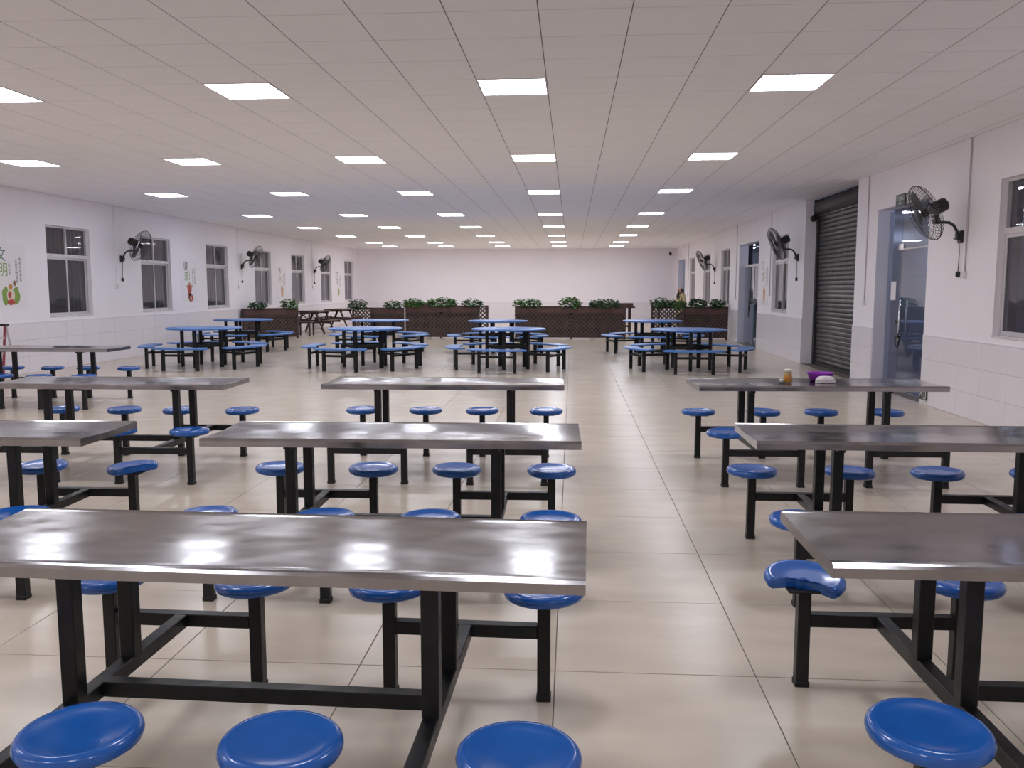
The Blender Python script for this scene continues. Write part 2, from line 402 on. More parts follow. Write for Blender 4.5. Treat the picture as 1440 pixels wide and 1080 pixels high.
# entrance: local x = +u towards the camera (right wall's x runs to -Y), so the far side is -x
d1, W = door(1, *DOORS[0], 'glass entrance door with long steel pull handles, beside the nearest wall fan', 0)
def lx(y): return (DOORS[0][0] + DOORS[0][1]) / 2 - y
leaf = part('glass_leaf', MB().box(lx(13.30), lx(11.90), .02, 2.70, -.196, -.184), 'door_glass', d1)
for zz in (-.14, -.24):
    s = 1 if zz > -.19 else -1
    hd = MB().tube([(lx(13.16), .76, zz), (lx(13.16), 1.36, zz)], .014, 10)
    for hy in (.84, 1.28): hd.tube([(lx(13.16), hy, zz), (lx(13.16), hy, -.19 + s * .006)], .009, 8)
    part('pull_handle', hd, 'chrome', leaf, label='long tubular chrome pull handle')
lk = MB(); lk.tube([(lx(13.16 + .085 * math.cos(t)), .80 - .13 * math.sin(t), -.125) for t in [math.pi * k / 10 for k in range(11)]], .011, 8)
lk.box(lx(13.24), lx(13.08), .80, .84, -.145, -.105)
part('shackle_lock', lk, 'fan_black', leaf, label='black U-shaped bicycle lock')
side = part('side_light', MB().box(lx(13.838), lx(13.315), .02, 2.70, -.196, -.184), 'door_glass', d1)
part('patch_fitting', MB().box(lx(13.42), lx(13.22), 2.10, 2.19, -.205, -.175), 'chrome', side)
part('patch_fitting', MB().box(lx(13.42), lx(13.26), 1.00, 1.06, -.205, -.175), 'fan_black', side)
part('threshold', MB().box(-W / 2 + .012, W / 2 - .012, 0, .018, -.22, -.16), 'chrome', d1)
part('door_rail', MB().box(lx(13.30), lx(11.90), 2.10, 2.125, -.202, -.178), 'alu', leaf)
part('notice', MB().box(lx(13.66), lx(13.46), 1.36, 1.64, -.183, -.181), 'poster_paper', side, label='white paper notice')
d2, W = door(2, *DOORS[1], 'open doorway with a steel and blue-grey door leaf, between poster and planter screen', 1)
lf = part('door_leaf', MB().box(-.42, .02, .02, 1.1, -.20, -.16), 'blue_door', d2, label='blue-grey lower door panel')
part('pane', MB().box(-.40, 0, 1.1, 2.1, -.185, -.175), 'door_glass', lf)
part('stile', MB().box(-.05, .02, 1.1, 2.2, -.20, -.16), 'chrome', lf)
hd = MB().tube([(-.42, .75, -.13), (-.42, 1.5, -.13)], .013, 8); hd.box(-.46, -.40, .92, 1.06, -.16, -.13)
part('pull_handle', hd, 'fan_black', lf)
part('transom_rail', MB().box(-W / 2 + .012, W / 2 - .012, 2.12, 2.18, -.2, -.15), 'alu', d2)
part('glass_leaf', MB().box(.05, W / 2 - .012, .02, 2.12, -.182, -.172), 'door_glass', d2)
part('glass_leaf', MB().box(-W / 2 + .012, -.5, .02, 2.12, -.182, -.172), 'door_glass', d2)
d3, W = door(3, *DOORS[2], 'far blue-lit doorway behind the standing person', 2)
part('glass_leaf', MB().box(-W / 2 + .012, W / 2 - .012, .02, 2.70, -.2, -.19), 'door_glass', d3)
part('notice', MB().box(-.3, -.1, 1.75, 2.0, -.189, -.187), 'ink_black', d3)

# roller shutter
sx = XR + .262
t = thing('roller_shutter', 'closed dark grey steel roller shutter with horizontal slats between two white walls', 'shutter', (sx, (SHUT[0] + SHUT[1]) / 2, 0), RIGHT)
Ws = SHUT[1] - SHUT[0]
smb = MB(); prof = [(0, 0), (.010, .008), (.016, .030), (.016, .052), (.009, .076), (.002, .083)]
vs = [(x, y, z) for x in (-Ws / 2 + .10, Ws / 2 - .10) for z, y in prof] + [(x, y, -.012) for x in (-Ws / 2 + .10, Ws / 2 - .10) for y in (0, .083)]
np_ = len(prof); fs = [(i, i + np_, i + np_ + 1, i + 1) for i in range(np_ - 1)]
fs += [(2 * np_, 2 * np_ + 1, 2 * np_ + 3, 2 * np_ + 2), (0, 2 * np_, 2 * np_ + 2, np_), (np_ - 1, 2 * np_ - 1, 2 * np_ + 3, 2 * np_ + 1),
       tuple(range(np_)) + (2 * np_ + 1, 2 * np_), tuple(range(2 * np_ - 1, np_ - 1, -1)) + (2 * np_ + 2, 2 * np_ + 3)]
slat_me = smb.add(vs, fs).mesh('slat', 'shutter_steel')
for k in range(35): link('slat', slat_me, t, (0, .06 + .0855 * k, random.uniform(-.003, .003)), (random.uniform(-.03, .015), 0, 0))
part('bottom_bar', MB().box(-Ws / 2 + .1, Ws / 2 - .1, 0, .06, -.02, .025), 'shutter_dark', t)
for s in (-1, 1): part('guide_rail', MB().box(s * (Ws / 2 - .06) - .055, s * (Ws / 2 - .06) + .055, 0, 3.0, -.04, .05), 'shutter_dark', t)
dr = MB(); mx = Matrix.Translation((-Ws / 2 + .02, 3.14, -.02)) @ Matrix.Rotation(math.pi / 2, 4, 'Y')
dr.lathe([(0, 0), (.14, 0), (.15, .02), (.15, Ws - .06), (.14, Ws - .04), (0, Ws - .04)], 20, mx)
part('roller_drum', dr, 'shutter_dark', t)
for s in (-1, 1): part('axle_bracket', MB().box(s * (Ws / 2 - .009) - .009, s * (Ws / 2 - .009) + .009, 2.92, 3.3, -.2, .1), 'shutter_dark', t)
part('chain_wheel', MB().lathe([(0, 0), (.06, 0), (.065, .02), (.06, .05), (0, .05)], 14, Matrix.Translation((-Ws / 2 + .02, 2.93, .12)) @ Matrix.Rotation(math.pi / 2, 4, 'Y')), 'fan_black', t)
thing('wall_shutter_backing', 'dark space behind the roller shutter', 'wall', me=MB().box(XR + WT + .14, XR + WT + .2, SHUT[0] - .1, SHUT[1] + .1, 0, 2.98).mesh('wall_shutter_backing', 'shutter_dark'), kind='structure')

# ---------------------------------------------------------------- signs, conduits, cctv
t = thing('exit_sign', 'small dark exit sign above the glass entrance door', 'sign', (XR - .001, 12.9, 2.79), RIGHT, me=MB().cbox(-.17, .17, -.085, .085, 0, .02, .004).mesh('sign_board', 'sign_dark'))
link('lettering', text_mesh('安全出口', .075, 'sign_white'), t, (0, .025, .0205)); link('lettering', text_mesh('EXIT', .05, 'sign_white'), t, (0, -.045, .0205))
t = thing('emergency_sign', 'small dark emergency exit sign low on the wall tiles by the glass door', 'sign', (XR - .012, 11.74, .145), RIGHT, me=MB().cbox(-.12, .12, -.08, .08, 0, .018, .004).mesh('sign_board', 'sign_dark'))
fg = MB()
for a, b in (((-.09, -.04), (-.03, .06)), ((-.03, .06), (-.06, .0)), ((-.05, .02), (.0, -.05)), ((-.05, .03), (.0, .05)), ((.05, -.06), (.05, .06)), ((.05, .06), (.10, .06)), ((.10, .06), (.10, -.06)), ((.02, -.06), (.10, -.06))):
    fg.bar((a[0], a[1], .0195), (b[0], b[1], .0195), .014, .002)
part('pictogram', fg, 'sign_white', t); part('base_strip', MB().box(-.12, .12, -.11, -.086, 0, .014), 'sign_white', t)
def conduit(x, y, z0, label, socket=True):
    s = 1 if x < 0 else -1
    t = thing('conduit', label, 'conduit', (x, y, z0), group='wall conduits')
    rp = .007 if s > 0 else .010
    part('pipe', MB().tube([(s * rp, 0, 0), (s * rp, 0, ZC - z0 - .002)], rp, 8), 'wall_paint' if s > 0 else 'conduit', t)
    if socket: part('socket_box', MB().box(0, s * .03, -.043, .043, -.086, 0), 'white_metal', t)
conduit(XR, 10.75, 1.74, 'thin conduit running down the wall to the socket by the nearest right fan')
conduit(XR, 14.27, 1.36, 'thin conduit on the white strip between glass door and roller shutter')
conduit(XR, 20.98, 1.45, 'thin conduit between the right wall poster and grey window')
conduit(XR, 25.25, 1.3, 'thin conduit just past the open doorway on the right wall')
conduit(XR, 35.5, 1.3, 'thin conduit beside the far doorway with the person')
conduit(XL, 18.18, 1.62, 'thin conduit left of the first fan on the left wall')
conduit(XL, 25.05, 1.62, 'thin conduit left of the middle fan on the left wall')
conduit(XL, 32.40, 1.62, 'thin conduit left of the farthest fan on the left wall')
t = thing('security_camera', 'small dark security camera high in the far right corner', 'camera', (4.36, YF, 3.12), FAR)
part('bracket', MB().cbox(-.05, .05, -.04, .04, 0, .03, .005).bar((0, 0, .03), (0, -.03, .14), .025, .025), 'white_metal', t)
part('body', MB().lathe([(0, -.12), (.05, -.12), (.055, -.1), (.055, .12), (.04, .13), (0, .13)], 14, Matrix.Translation((0, -.05, .2)) @ Matrix.Rotation(R(20), 4, 'X')), 'fan_black', t)

# ---------------------------------------------------------------- wall fans
def build_fan():
    P = {}
    m = MB(); m.cbox(-.05, .05, -.09, .06, 0, .035, .008); m.box(-.03, .03, -.05, .03, .035, .07); m.bar((-.05, -.03, .02), (-.11, -.03, .05), .012, .012)
    P['mount'] = (m, 'fan_black')
    pts = [(0, .0, .05), (0, .06, .065), (0, .12, .10), (0, .155, .155), (0, .16, .22), (0, .16, .31)]
    P['arm'] = (MB().tube(pts, .017, 10), 'fan_black')
    tilt = R(25)
    mx = Matrix.Translation((0, .27, .45)) @ Matrix.Rotation(tilt, 4, 'X')       # local z = fan axis, out and down
    m = MB(); m.lathe([(0, -.28), (.05, -.28), (.075, -.265), (.082, -.24), (.082, -.13), (.07, -.10), (.04, -.085), (0, -.085)], 20, mx)
    P['motor'] = (m, 'fan_black')
    m = MB(); m.box(-.018, .018, .15, .27, .29, .325); m.box(-.045, .045, .15, .185, .28, .335)
    P['yoke'] = (m, 'fan_black')
    m = MB(); rw = .0025
    def circ(r, z, rr=rw):
        m.tube([mx @ Vector((r * math.cos(a), r * math.sin(a), z)) for a in [2 * math.pi * k / 40 for k in range(41)]], rr, 4, False)
    circ(.35, 0, .006); circ(.30, .062); circ(.30, -.062); circ(.18, .075); circ(.18, -.08)
    for k in range(40):
        a = 2 * math.pi * k / 40; c, s = math.cos(a), math.sin(a)
        for sg in (1, -1):
            m.tube([mx @ Vector((r * c, r * s, sg * z)) for r, z in ((.07, .082), (.2, .078), (.3, .062), (.345, .02), (.35, 0))], rw, 4, False)
    m.lathe([(0, .078), (.075, .078), (.078, .084), (.07, .092), (0, .094)], 18, mx)
    P['guard'] = (m, 'fan_wire')
    b = []
    for k in range(3):
        a0 = 2 * math.pi * k / 3; vs = []; fs = []
        for i in range(7):
            r = .045 + (.315 - .045) * i / 6; wd = .25 + .55 * math.sin(math.pi * (.25 + .6 * i / 6)); tw = R(32 - 16 * i / 6)
            for j in range(5):
                u = (j / 4 - .5) * wd * .62; x, y = r * math.cos(a0 + u), r * math.sin(a0 + u); z = u * r * math.tan(tw)
                vs += [mx @ Vector((x, y, z + .002)), mx @ Vector((x, y, z - .002))]
        for i in range(6):
            for j in range(4):
                a = (i * 5 + j) * 2; fs += [(a, a + 2, a + 12, a + 10), (a + 1, a + 11, a + 13, a + 3)]
        for j in range(4):
            a = j * 2; fs += [(a, a + 1, a + 3, a + 2)]; a = (30 + j) * 2; fs += [(a, a + 2, a + 3, a + 1)]
        for i in range(6):
            a = i * 10; fs += [(a, a + 10, a + 11, a + 1)]; a = i * 10 + 8; fs += [(a, a + 1, a + 11, a + 10)]
        b.append(MB().add(vs, fs, True))
    P['blades'] = b
    P['hub'] = (MB().lathe([(0, -.03), (.05, -.03), (.055, .02), (.04, .035), (0, .04)], 16, mx), 'fan_black')
    m = MB().tube([(.0, -.08, .03), (.004, -.2, .022), (-.006, -.34, .018), (-.012, -.44, .02)], .005, 6)
    P['cord'] = (m, 'cord'); P['plug'] = (MB().cbox(-.032, .008, -.50, -.43, .0, .04, .006), 'cord')
    out = [(k, v[0].mesh(k, v[1])) for k, v in P.items() if k != 'blades'] + [('blade', x.mesh('blade', 'fan_blade')) for x in b]
    return out
FAN = build_fan()
def fan(x, y, z, label, tw=0):
    rot = LEFT if x < 0 else RIGHT
    t = thing('wall_fan', label, 'fan', (x, y, z), rot, group='black wall fans')
    for nm, me in FAN: link(nm, me, t)
fan(XR, 10.90, 2.17, 'large black wall fan nearest the camera, in front of the glass door')
fan(XR, 18.50, 2.19, 'black wall fan just past the roller shutter')
fan(XR, 28.95, 2.17, 'small looking black wall fan farthest along the right wall')
fan(XL, 18.42, 2.19, 'black wall fan between the first two windows of the left wall')
fan(XL, 25.35, 2.20, 'black wall fan in the middle of the left wall')
fan(XL, 32.65, 2.20, 'black wall fan farthest along the left wall')

# ---------------------------------------------------------------- posters
def poster(x, y, z, wd, ht, label, head, c1, c2, kind):
    rot = LEFT if x < 0 else RIGHT
    t = thing('poster', label, 'poster', (x, y, z), rot, me=MB().box(-wd / 2, wd / 2, -ht / 2, ht / 2, .0005, .004).mesh('paper', 'poster_paper'), group='canteen wall posters')
    e = .0046; s = .26
    link('lettering', text_mesh(head[0], s, c1), t, (-.20, ht / 2 - .20, e)); link('lettering', text_mesh(head[1], s, c2), t, (-.17, ht / 2 - .46, e))
    link('lettering', text_mesh('\n'.join('文明用餐'), .062, 'ink_brown'), t, (.00, ht / 2 - .42, e))
    link('lettering', text_mesh('\n'.join('争做文明食客'), .072, 'ink_black'), t, (.30, ht / 2 - .44, e)); link('lettering', text_mesh('\n'.join('共建文明餐桌'), .072, 'ink_black'), t, (.19, ht / 2 - .47, e))
    def blob(cx, cy, rx, ry, m, k=14, wob=.12, ph=0, dz=0):
        vs = [(cx, cy, e + dz)] + [(cx + rx * (1 + wob * math.sin(5 * a + ph)) * math.cos(a), cy + ry * (1 + wob * math.cos(4 * a + ph)) * math.sin(a), e + dz) for a in [2 * math.pi * i / k for i in range(k)]]
        part('illustration', MB().add(vs, [(0, i + 1, (i + 1) % k + 1) for i in range(k)]), m, t)
    b = -ht / 2
    if kind == 0:
        blob(-.14, b + .20, .10, .16, 'ink_lime', 18, .1, 1); blob(.14, b + .20, .11, .16, 'ink_lime', 18, .1, 2); blob(0, b + .2, .11, .15, 'ink_cream', 14, .08, 0, .0004)
        blob(-.03, b + .22, .05, .06, 'ink_red', 10, .2, 0, .0008); blob(0, b + .09, .11, .05, 'ink_red', 12, .15, 1, .0008); blob(.0, b + .36, .06, .05, 'ink_orange', 10, .1, 0, .0008); blob(.12, b + .42, .05, .05, 'ink_brown', 10, .1)
    elif kind == 1:
        blob(-.02, b + .38, .16, .12, 'ink_tan', 16, .3, 0); blob(-.03, b + .30, .11, .14, 'ink_red', 14, .15, 1, .0004); blob(.02, b + .12, .14, .11, 'ink_brown', 14, .1, 0, .0004); blob(.08, b + .10, .09, .08, 'ink_red', 12, .1, 2, .0008); blob(.05, b + .1, .03, .05, 'ink_cream', 8, .1, 0, .0012)
    elif kind == 2:
        blob(0, b + .26, .12, .2, 'ink_orange', 16, .15, 0); blob(0, b + .26, .06, .12, 'ink_cream', 12, .1, 1, .0004)
    else:
        blob(.02, b + .2, .1, .15, 'ink_lime', 12, .2, 0); blob(.02, b + .17, .05, .06, 'ink_tan', 10, .2, 0, .0004)
poster(XL, 14.60, 1.755, .92, 1.10, 'white poster with green characters and a vegetable picture, nearest on the left wall', '文明', 'ink_green', 'ink_lime', 0)
poster(XL, 21.78, 1.735, .92, 1.10, 'white poster with dark characters and a red and brown picture, second along the left wall', '健康', 'ink_black', 'ink_lime', 1)
poster(XL, 28.92, 1.735, .92, 1.10, 'white poster with a pale orange picture, third along the left wall', '节约', 'ink_green', 'ink_lime', 2)
poster(XL, 36.10, 1.735, .92, 1.10, 'white poster with a small green picture, farthest along the left wall', '卫生', 'ink_black', 'ink_green', 3)
poster(XR, 21.58, 1.70, .80, 1.14, 'white poster with green characters on the right wall beside the open doorway', '节俭', 'ink_lime', 'ink_lime', 2)

# ---------------------------------------------------------------- steel canteen tables with fixed stools
SXS = (-.845, -.26, .26, .845); SY = .575; OY = -.045        # stool row offset and the frame's small offset from the top's centre line
# top sheet: faintly dished, rising towards the rolled long edges
ys = [-.285 + .57 * k / 18 for k in range(19)]
def dish(y): return .7445 + .0315 * max(0, abs(y) - .045)
tp = [(-.307, .712), (-.307, .742), (-.302, .751), (-.294, .7545)] + [(y, dish(y)) for y in ys] + [(.294, .7545), (.302, .751), (.307, .742), (.307, .712), (.298, .710), (-.298, .710)]
n_ = len(tp); vs = [(x, y, z) for x in (-1.0, 1.0) for y, z in tp]
tm_ = MB(); tm_.add(vs, [((i + 1) % n_, (i + 1) % n_ + n_, i + n_, i) for i in range(n_)])
tm_.sm = [3 <= i < 22 for i in range(n_)]
tm_.add(vs, [tuple(range(2 * n_ - 1, n_ - 1, -1)), tuple(range(n_))])     # end caps with their own vertices
top_me = tm_.mesh('tabletop', 'steel')
def tubemesh(nm, x, y, z, m='frame_paint'): return MB().cbox(-x / 2, x / 2, -y / 2, y / 2, 0, z, .003).mesh(nm, m)
B = .048; BZ = .242
up_me = tubemesh('upright', .052, .052, .71 - BZ - B); beam_me = tubemesh('base_beam', B, 2 * SY - B, B); cross_me = tubemesh('cross_beam', 1.12 - B, B, B)
sbar_me = tubemesh('seat_bar', .585 - B, B, B); post_me = tubemesh('stool_post', B, B, .392); cap_me = tubemesh('foot_cap', B + .006, B + .006, .022, 'frame_cap')
plate_me = tubemesh('seat_bracket', .15, .15, .008); rail_me = tubemesh('top_rail', .04, .5, .02)
SP = [(0, .016), (.06, .016), (.108, .019), (.126, .025), (.140, .024), (.149, .014), (.152, .002), (.148, -.010), (.136, -.018), (.128, -.016), (.0, -.012)]
seat_me = MB().lathe(SP, 40).mesh('stool_seat', 'seat_blue')
random.seed(3)
def jag(c, wd, r0):
    j = [random.uniform(-.006, .006) for _ in range(64)]
    def f(t):
        d = abs((t - c + math.pi) % (2 * math.pi) - math.pi)
        if d > wd: return 1
        return r0 / max(.2, math.cos(d)) + j[int(t * 10) % 64]
    return f
broken_front = MB().lathe(SP, 64, rmax=jag(1.39 * math.pi, .86, .05)).mesh('broken_seat', 'seat_blue')
broken_right = MB().lathe(SP, 64, rmax=jag(1.75 * math.pi, .80, .065)).mesh('broken_seat', 'seat_blue')
broken_nick = MB().lathe(SP, 64, rmax=jag(1.40 * math.pi, .30, .125)).mesh('broken_seat', 'seat_blue')
def table(x, y, rz, label, broken={}):
    t = thing('canteen_table', label, 'table', (x, y, 0), (0, 0, R(rz)), group='steel canteen tables with fixed stools')
    link('tabletop', top_me, t)
    for sx_ in (-.5525, .5525):
        for sy_ in (-.163, .163): link('upright', up_me, t, (sx_, sy_ - .018, BZ + B))
        link('base_beam', beam_me, t, (sx_, OY, BZ)); link('top_rail', rail_me, t, (sx_, 0, .69))
        for sy_ in (-SY, SY): link('seat_bar', sbar_me, t, (sx_, sy_ + OY, BZ))
    link('cross_beam', cross_me, t, (0, OY, BZ))
    k = 0
    for sy_ in (-SY, SY):
        for sx_ in SXS:
            po = link('stool_post', post_me, t, (sx_, sy_ + OY, 0)); link('foot_cap', cap_me, po)
            link('seat_bracket', plate_me, po, (0, 0, .392))
            me = broken.get(k)
            s = link('stool_seat', me or seat_me, t, (sx_, sy_ + OY, .418), (R(random.uniform(-1.5, 1.5) + (7 if me is broken_front else 0)), R(random.uniform(-1.5, 1.5) - (4 if me is broken_right else 0)), 0 if me else random.uniform(0, 6)))
            if me: s['label'] = 'broken blue stool seat with a piece missing'
            k += 1
    return t
table(-.95, 2.585, -1.2, 'steel canteen table nearest the camera, in the middle column, with blue stools')
table(-.95, 4.66, 1.1, 'steel canteen table second from the camera in the middle column')
table(-1.06, 7.24, 1.0, 'steel canteen table farthest of the middle column, just before the round blue tables')
table(1.75, 2.76, .3, 'steel canteen table at the right front with one badly broken blue stool', {4: broken_front})
table(1.957, 4.76, 0, 'steel canteen table in the middle of the right column, ahead of the jar table', {})
table(2.02, 7.35, 2.4, 'steel canteen table with a jar and a purple bowl on it', {0: broken_nick})
table(-3.57, 4.58, 1.0, 'steel canteen table at the left edge with a torn blue stool seat', {7: broken_right})
table(-3.84, 7.09, 1.2, 'long steel canteen table in the left column, ahead of the one by the left wall')
table(-7.03, 11.1, .6, 'steel canteen table farthest left, standing near the left wall')

# ---------------------------------------------------------------- things on the table
t = thing('jar', 'small glass jar with orange label and pale lid on the steel table', 'jar', (1.815, 7.34, .748))
part('glass_body', MB().lathe([(0, 0), (.032, 0), (.035, .006), (.035, .075), (.028, .088), (.026, .095)], 20), 'jar_amber', t)
part('label_band', MB().lathe([(.0353, .014), (.0358, .015), (.0358, .062), (.0353, .063)], 20), 'jar_orange', t, label='orange paper label')
part('lid', MB().lathe([(.0, .094), (.031, .094), (.032, .098), (.032, .112), (.029, .115), (0, .115)], 20), 'lid_white', t)
t = thing('bottle_cap', 'dark and white cap lying beside the small jar', 'cap', (1.755, 7.31, .748))
part('rim', MB().lathe([(0, 0), (.026, 0), (.027, .004), (.025, .010), (0, .010)], 16), 'fan_black', t)
part('top', MB().lathe([(0, .010), (.018, .010), (.017, .03), (.012, .036), (0, .037)], 14), 'sign_white', t)
t = thing('plastic_bowl', 'purple plastic bowl on the steel table behind the white packet', 'bowl', (2.125, 7.50, .752))
part('bowl', MB().lathe([(0, .0), (.078, 0), (.09, .008), (.108, .06), (.114, .066), (.110, .069), (.102, .062), (.084, .014), (0, .010)], 28, sx=1.0, sy=.8), 'purple', t)
part('rim', MB().tube([(.112 * math.cos(a), .09 * math.sin(a), .067) for a in [2 * math.pi * k / 28 for k in range(29)]], .004, 6, False), 'purple', t)
t = thing('paper_packet', 'crumpled white paper packet in front of the purple bowl', 'packet', (2.135, 7.375, .748))
random.seed(5); pv = []; pf = []
NU, NV = 14, 6
for j in range(NV + 1):
    for i in range(NU):
        a = 2 * math.pi * i / NU; q = j / NV; r = .082 * math.cos(q * math.pi / 2) ** .55 * (1 + random.uniform(-.08, .08))
        pv.append((r * math.cos(a) * 1.05, r * math.sin(a) * .42, .056 * math.sin(q * math.pi / 2)))
for j in range(NV):
    for i in range(NU): k = (i + 1) % NU; pf.append((j * NU + i, j * NU + k, (j + 1) * NU + k, (j + 1) * NU + i))
pf.append(tuple(range(NU - 1, -1, -1)))
part('wrap', MB().add(pv, pf), 'paper_white', t)
part('fold', MB().box(-.05, .05, -.033, -.026, .0, .018), 'paper_white', t)

# ---------------------------------------------------------------- round blue tables with five curved benches
RT = .72; RZ = .77
rtop_me = MB().lathe([(0, .0), (RT - .012, 0), (RT - .002, -.004), (RT, -.013), (RT - .004, -.028), (RT - .03, -.032), (0, -.032)], 56).mesh('tabletop', 'round_blue')
mb = MB(); N = 12; half = R(28.5); vs = []; fs = []; r0, r1, th = .95, 1.23, .028
for k in range(N + 1):
    a = -half + 2 * half * k / N; c, s = math.cos(a), math.sin(a); e = .06 if k in (0, N) else 0
    vs += [((r0 + e * .6) * c, (r0 + e * .6) * s, -th), ((r1 - e) * c, (r1 - e) * s, -th), ((r1 - e) * c, (r1 - e) * s, -.006), ((r1 - .012 - e) * c, (r1 - .012 - e) * s, 0), ((r0 + .012 + e * .6) * c, (r0 + .012 + e * .6) * s, 0), ((r0 + e * .6) * c, (r0 + e * .6) * s, -.006)]
for k in range(N):
    for i in range(6): j = (i + 1) % 6; fs.append((k * 6 + i, k * 6 + j, k * 6 + 6 + j, k * 6 + 6 + i))
fs += [tuple(range(6)), tuple(range(N * 6 + 5, N * 6 - 1, -1))]
bench_me = MB().add(vs, fs).mesh('bench_seat', 'round_blue')
rpost_me = tubemesh('table_post', .062, .062, RZ - .033); bpost_me = tubemesh('bench_post', .056, .056, .40)
chord = 1.08 * 2 * math.sin(R(18)); bb_me = tubemesh('bench_bar', .04, chord - .05, .04)
rad_me = tubemesh('radial_beam', 1.08 * math.cos(R(18)) - .42 - .045, .04, .04)
side_l = .42 * 2 * math.sin(R(36)); ring_me = tubemesh('ring_beam', .04, side_l - .06, .06)
tr_me = tubemesh('top_plate', .14, .14, .006)
def round_table(x, y, ph, label):
    t = thing('round_table', label, 'table', (x, y, 0), (0, 0, 0), group='round blue tables with curved benches')
    link('tabletop', rtop_me, t, (0, 0, RZ))
    for k in range(5):
        a = R(ph + 72 * k); c, s = math.cos(a), math.sin(a)
        link('table_post', rpost_me, t, (.42 * c, .42 * s, 0), (0, 0, a)); link('top_plate', tr_me, t, (.42 * c, .42 * s, RZ - .04), (0, 0, a))
        a2 = a + R(36); m_ = .42 * math.cos(R(36)); link('ring_beam', ring_me, t, (m_ * math.cos(a2), m_ * math.sin(a2), .40), (0, 0, a2))
        be = link('bench_seat', bench_me, t, (0, 0, .432), (0, 0, a))
        for da in (-18, 18): link('bench_post', bpost_me, t, (1.08 * math.cos(a + R(da)), 1.08 * math.sin(a + R(da)), 0), (0, 0, a))
        rm = 1.08 * math.cos(R(18)); link('bench_bar', bb_me, t, (rm * c, rm * s, .27), (0, 0, a))
        rr = (rm + .42) / 2; link('radial_beam', rad_me, t, (rr * c, rr * s, .27), (0, 0, a))
round_table(-7.25, 16.6, -92, 'round blue table with curved benches nearest the left wall, front row')
round_table(-4.02, 16.62, -104, 'round blue table with curved benches, front row, second from the left wall')
round_table(-1.21, 16.6, -98, 'round blue table with curved benches, front row, third from the left wall')
round_table(2.22, 16.6, -91, 'round blue table with curved benches, front row, nearest the right wall')
round_table(-8.20, 21.1, -93, 'round blue table with curved benches, back row, nearest the left wall beside a lattice screen')
round_table(-4.70, 20.9, -96, 'round blue table with curved benches, back row, second from the left wall')
round_table(-1.77, 20.7, -100, 'round blue table with curved benches, back row, third from the left wall')
round_table(1.95, 21.0, -94, 'round blue table with curved benches, back row, nearest the right wall')

# ---------------------------------------------------------------- wooden lattice planter screens
def clip(a, b, L, h0, h1):
    # clip the segment to the rectangle 0..L x h0..h1
    (x0, y0), (x1, y1) = a, b; dx, dy = x1 - x0, y1 - y0; t0, t1 = 0, 1
    for p_, q_ in ((-dx, x0), (dx, L - x0), (-dy, y0 - h0), (dy, h1 - y0)):
        if abs(p_) < 1e-9:
            if q_ < 0: return None
            continue
        r_ = q_ / p_
        if p_ < 0: t0 = max(t0, r_)
        else: t1 = min(t1, r_)
    if t1 - t0 < 1e-3: return None
    return (x0 + dx * t0, y0 + dy * t0), (x0 + dx * t1, y0 + dy * t1)
def lattice(L, h0, h1, sp=.125, wd=.042):
    m = MB()
    for k in range(int((L + h1 - h0) / sp) + 2):
        o = k * sp
        for sg, yy in ((1, -.006), (-1, .006)):
            x0 = o - (h1 - h0) if sg > 0 else o
            s = clip((x0, h0), (x0 + (h1 - h0) * sg, h1), L, h0, h1) if sg > 0 else clip((o, h0), (o - (h1 - h0), h1), L, h0, h1)
            if s: m.bar((s[0][0], yy, s[0][1]), (s[1][0], yy, s[1][1]), .011, wd, up=(0, 0, 1)) if False else m.bar((s[0][0], yy, s[0][1]), (s[1][0], yy, s[1][1]), wd, .011, up=(0, 1, 0))
    return m
def screen(x0, y0, x1, y1, ht, label, posts, box=None, open_end=None):
    dx, dy = x1 - x0, y1 - y0; L = math.hypot(dx, dy)
    t = thing('lattice_screen', label, 'planter', (x0, y0, 0), (0, 0, math.atan2(dy, dx)), group='wooden lattice planter screens')
    for u in posts: part('post', MB().cbox(u - .03, u + .03, -.03, .03, 0, ht, .006), 'wood_dark', t)
    part('rail', MB().box(0, L, -.02, .02, .06, .11), 'wood_dark', t); part('rail', MB().box(0, L, -.022, .022, ht - .05, ht), 'wood_dark', t)
    part('lattice', lattice(L, .11, ht - .05), 'wood_slat', t)
    if box:
        a, b = box
        pb = part('planter_box', MB().box(a, b, -.03, -.012, ht - .27, ht - .01).box(a, b, .25, .268, ht - .27, ht - .01).box(a, a + .018, -.012, .25, ht - .27, ht - .01).box(b - .018, b, -.012, .25, ht - .27, ht - .01).box(a, b, -.012, .25, ht - .27, ht - .25), 'wood_dark', t)
        part('soil', MB().box(a + .018, b - .018, -.012, .25, ht - .25, ht - .06), 'soil', pb)
        part('board', MB().box(a, b, -.042, -.03, ht - .20, ht - .06), 'wood_red', pb)
        part('backing_board', MB().box(a, b, .016, .028, .10, ht - .27), 'wood_backing_shade', t)
        part('floor_board', MB().box(a, b, -.01, .25, .05, .07), 'wood_dark', t)
    return t
screen(-9.72, 25.0, -8.45, 26.25, .94, 'dark lattice planter screen set at an angle against the left wall', (.03, 1.74), (.06, 1.7))
screen(-7.3, 28.4, -5.55, 28.4, .90, 'lower dark lattice planter screen set farther back, right of the picnic tables', (.03, .65, 1.72), (.65, 1.70))
screen(-5.10, 26.3, -2.54, 26.3, 1.015, 'dark lattice planter screen left of the gap, with an open lattice end', (.03, 1.1, 2.24, 2.53), (.05, 2.22))
screen(-1.72, 26.2, 1.63, 26.2, 1.0, 'longest dark lattice planter screen in the middle with three plants', (.03, 1.72, 3.32), (.05, 3.30))
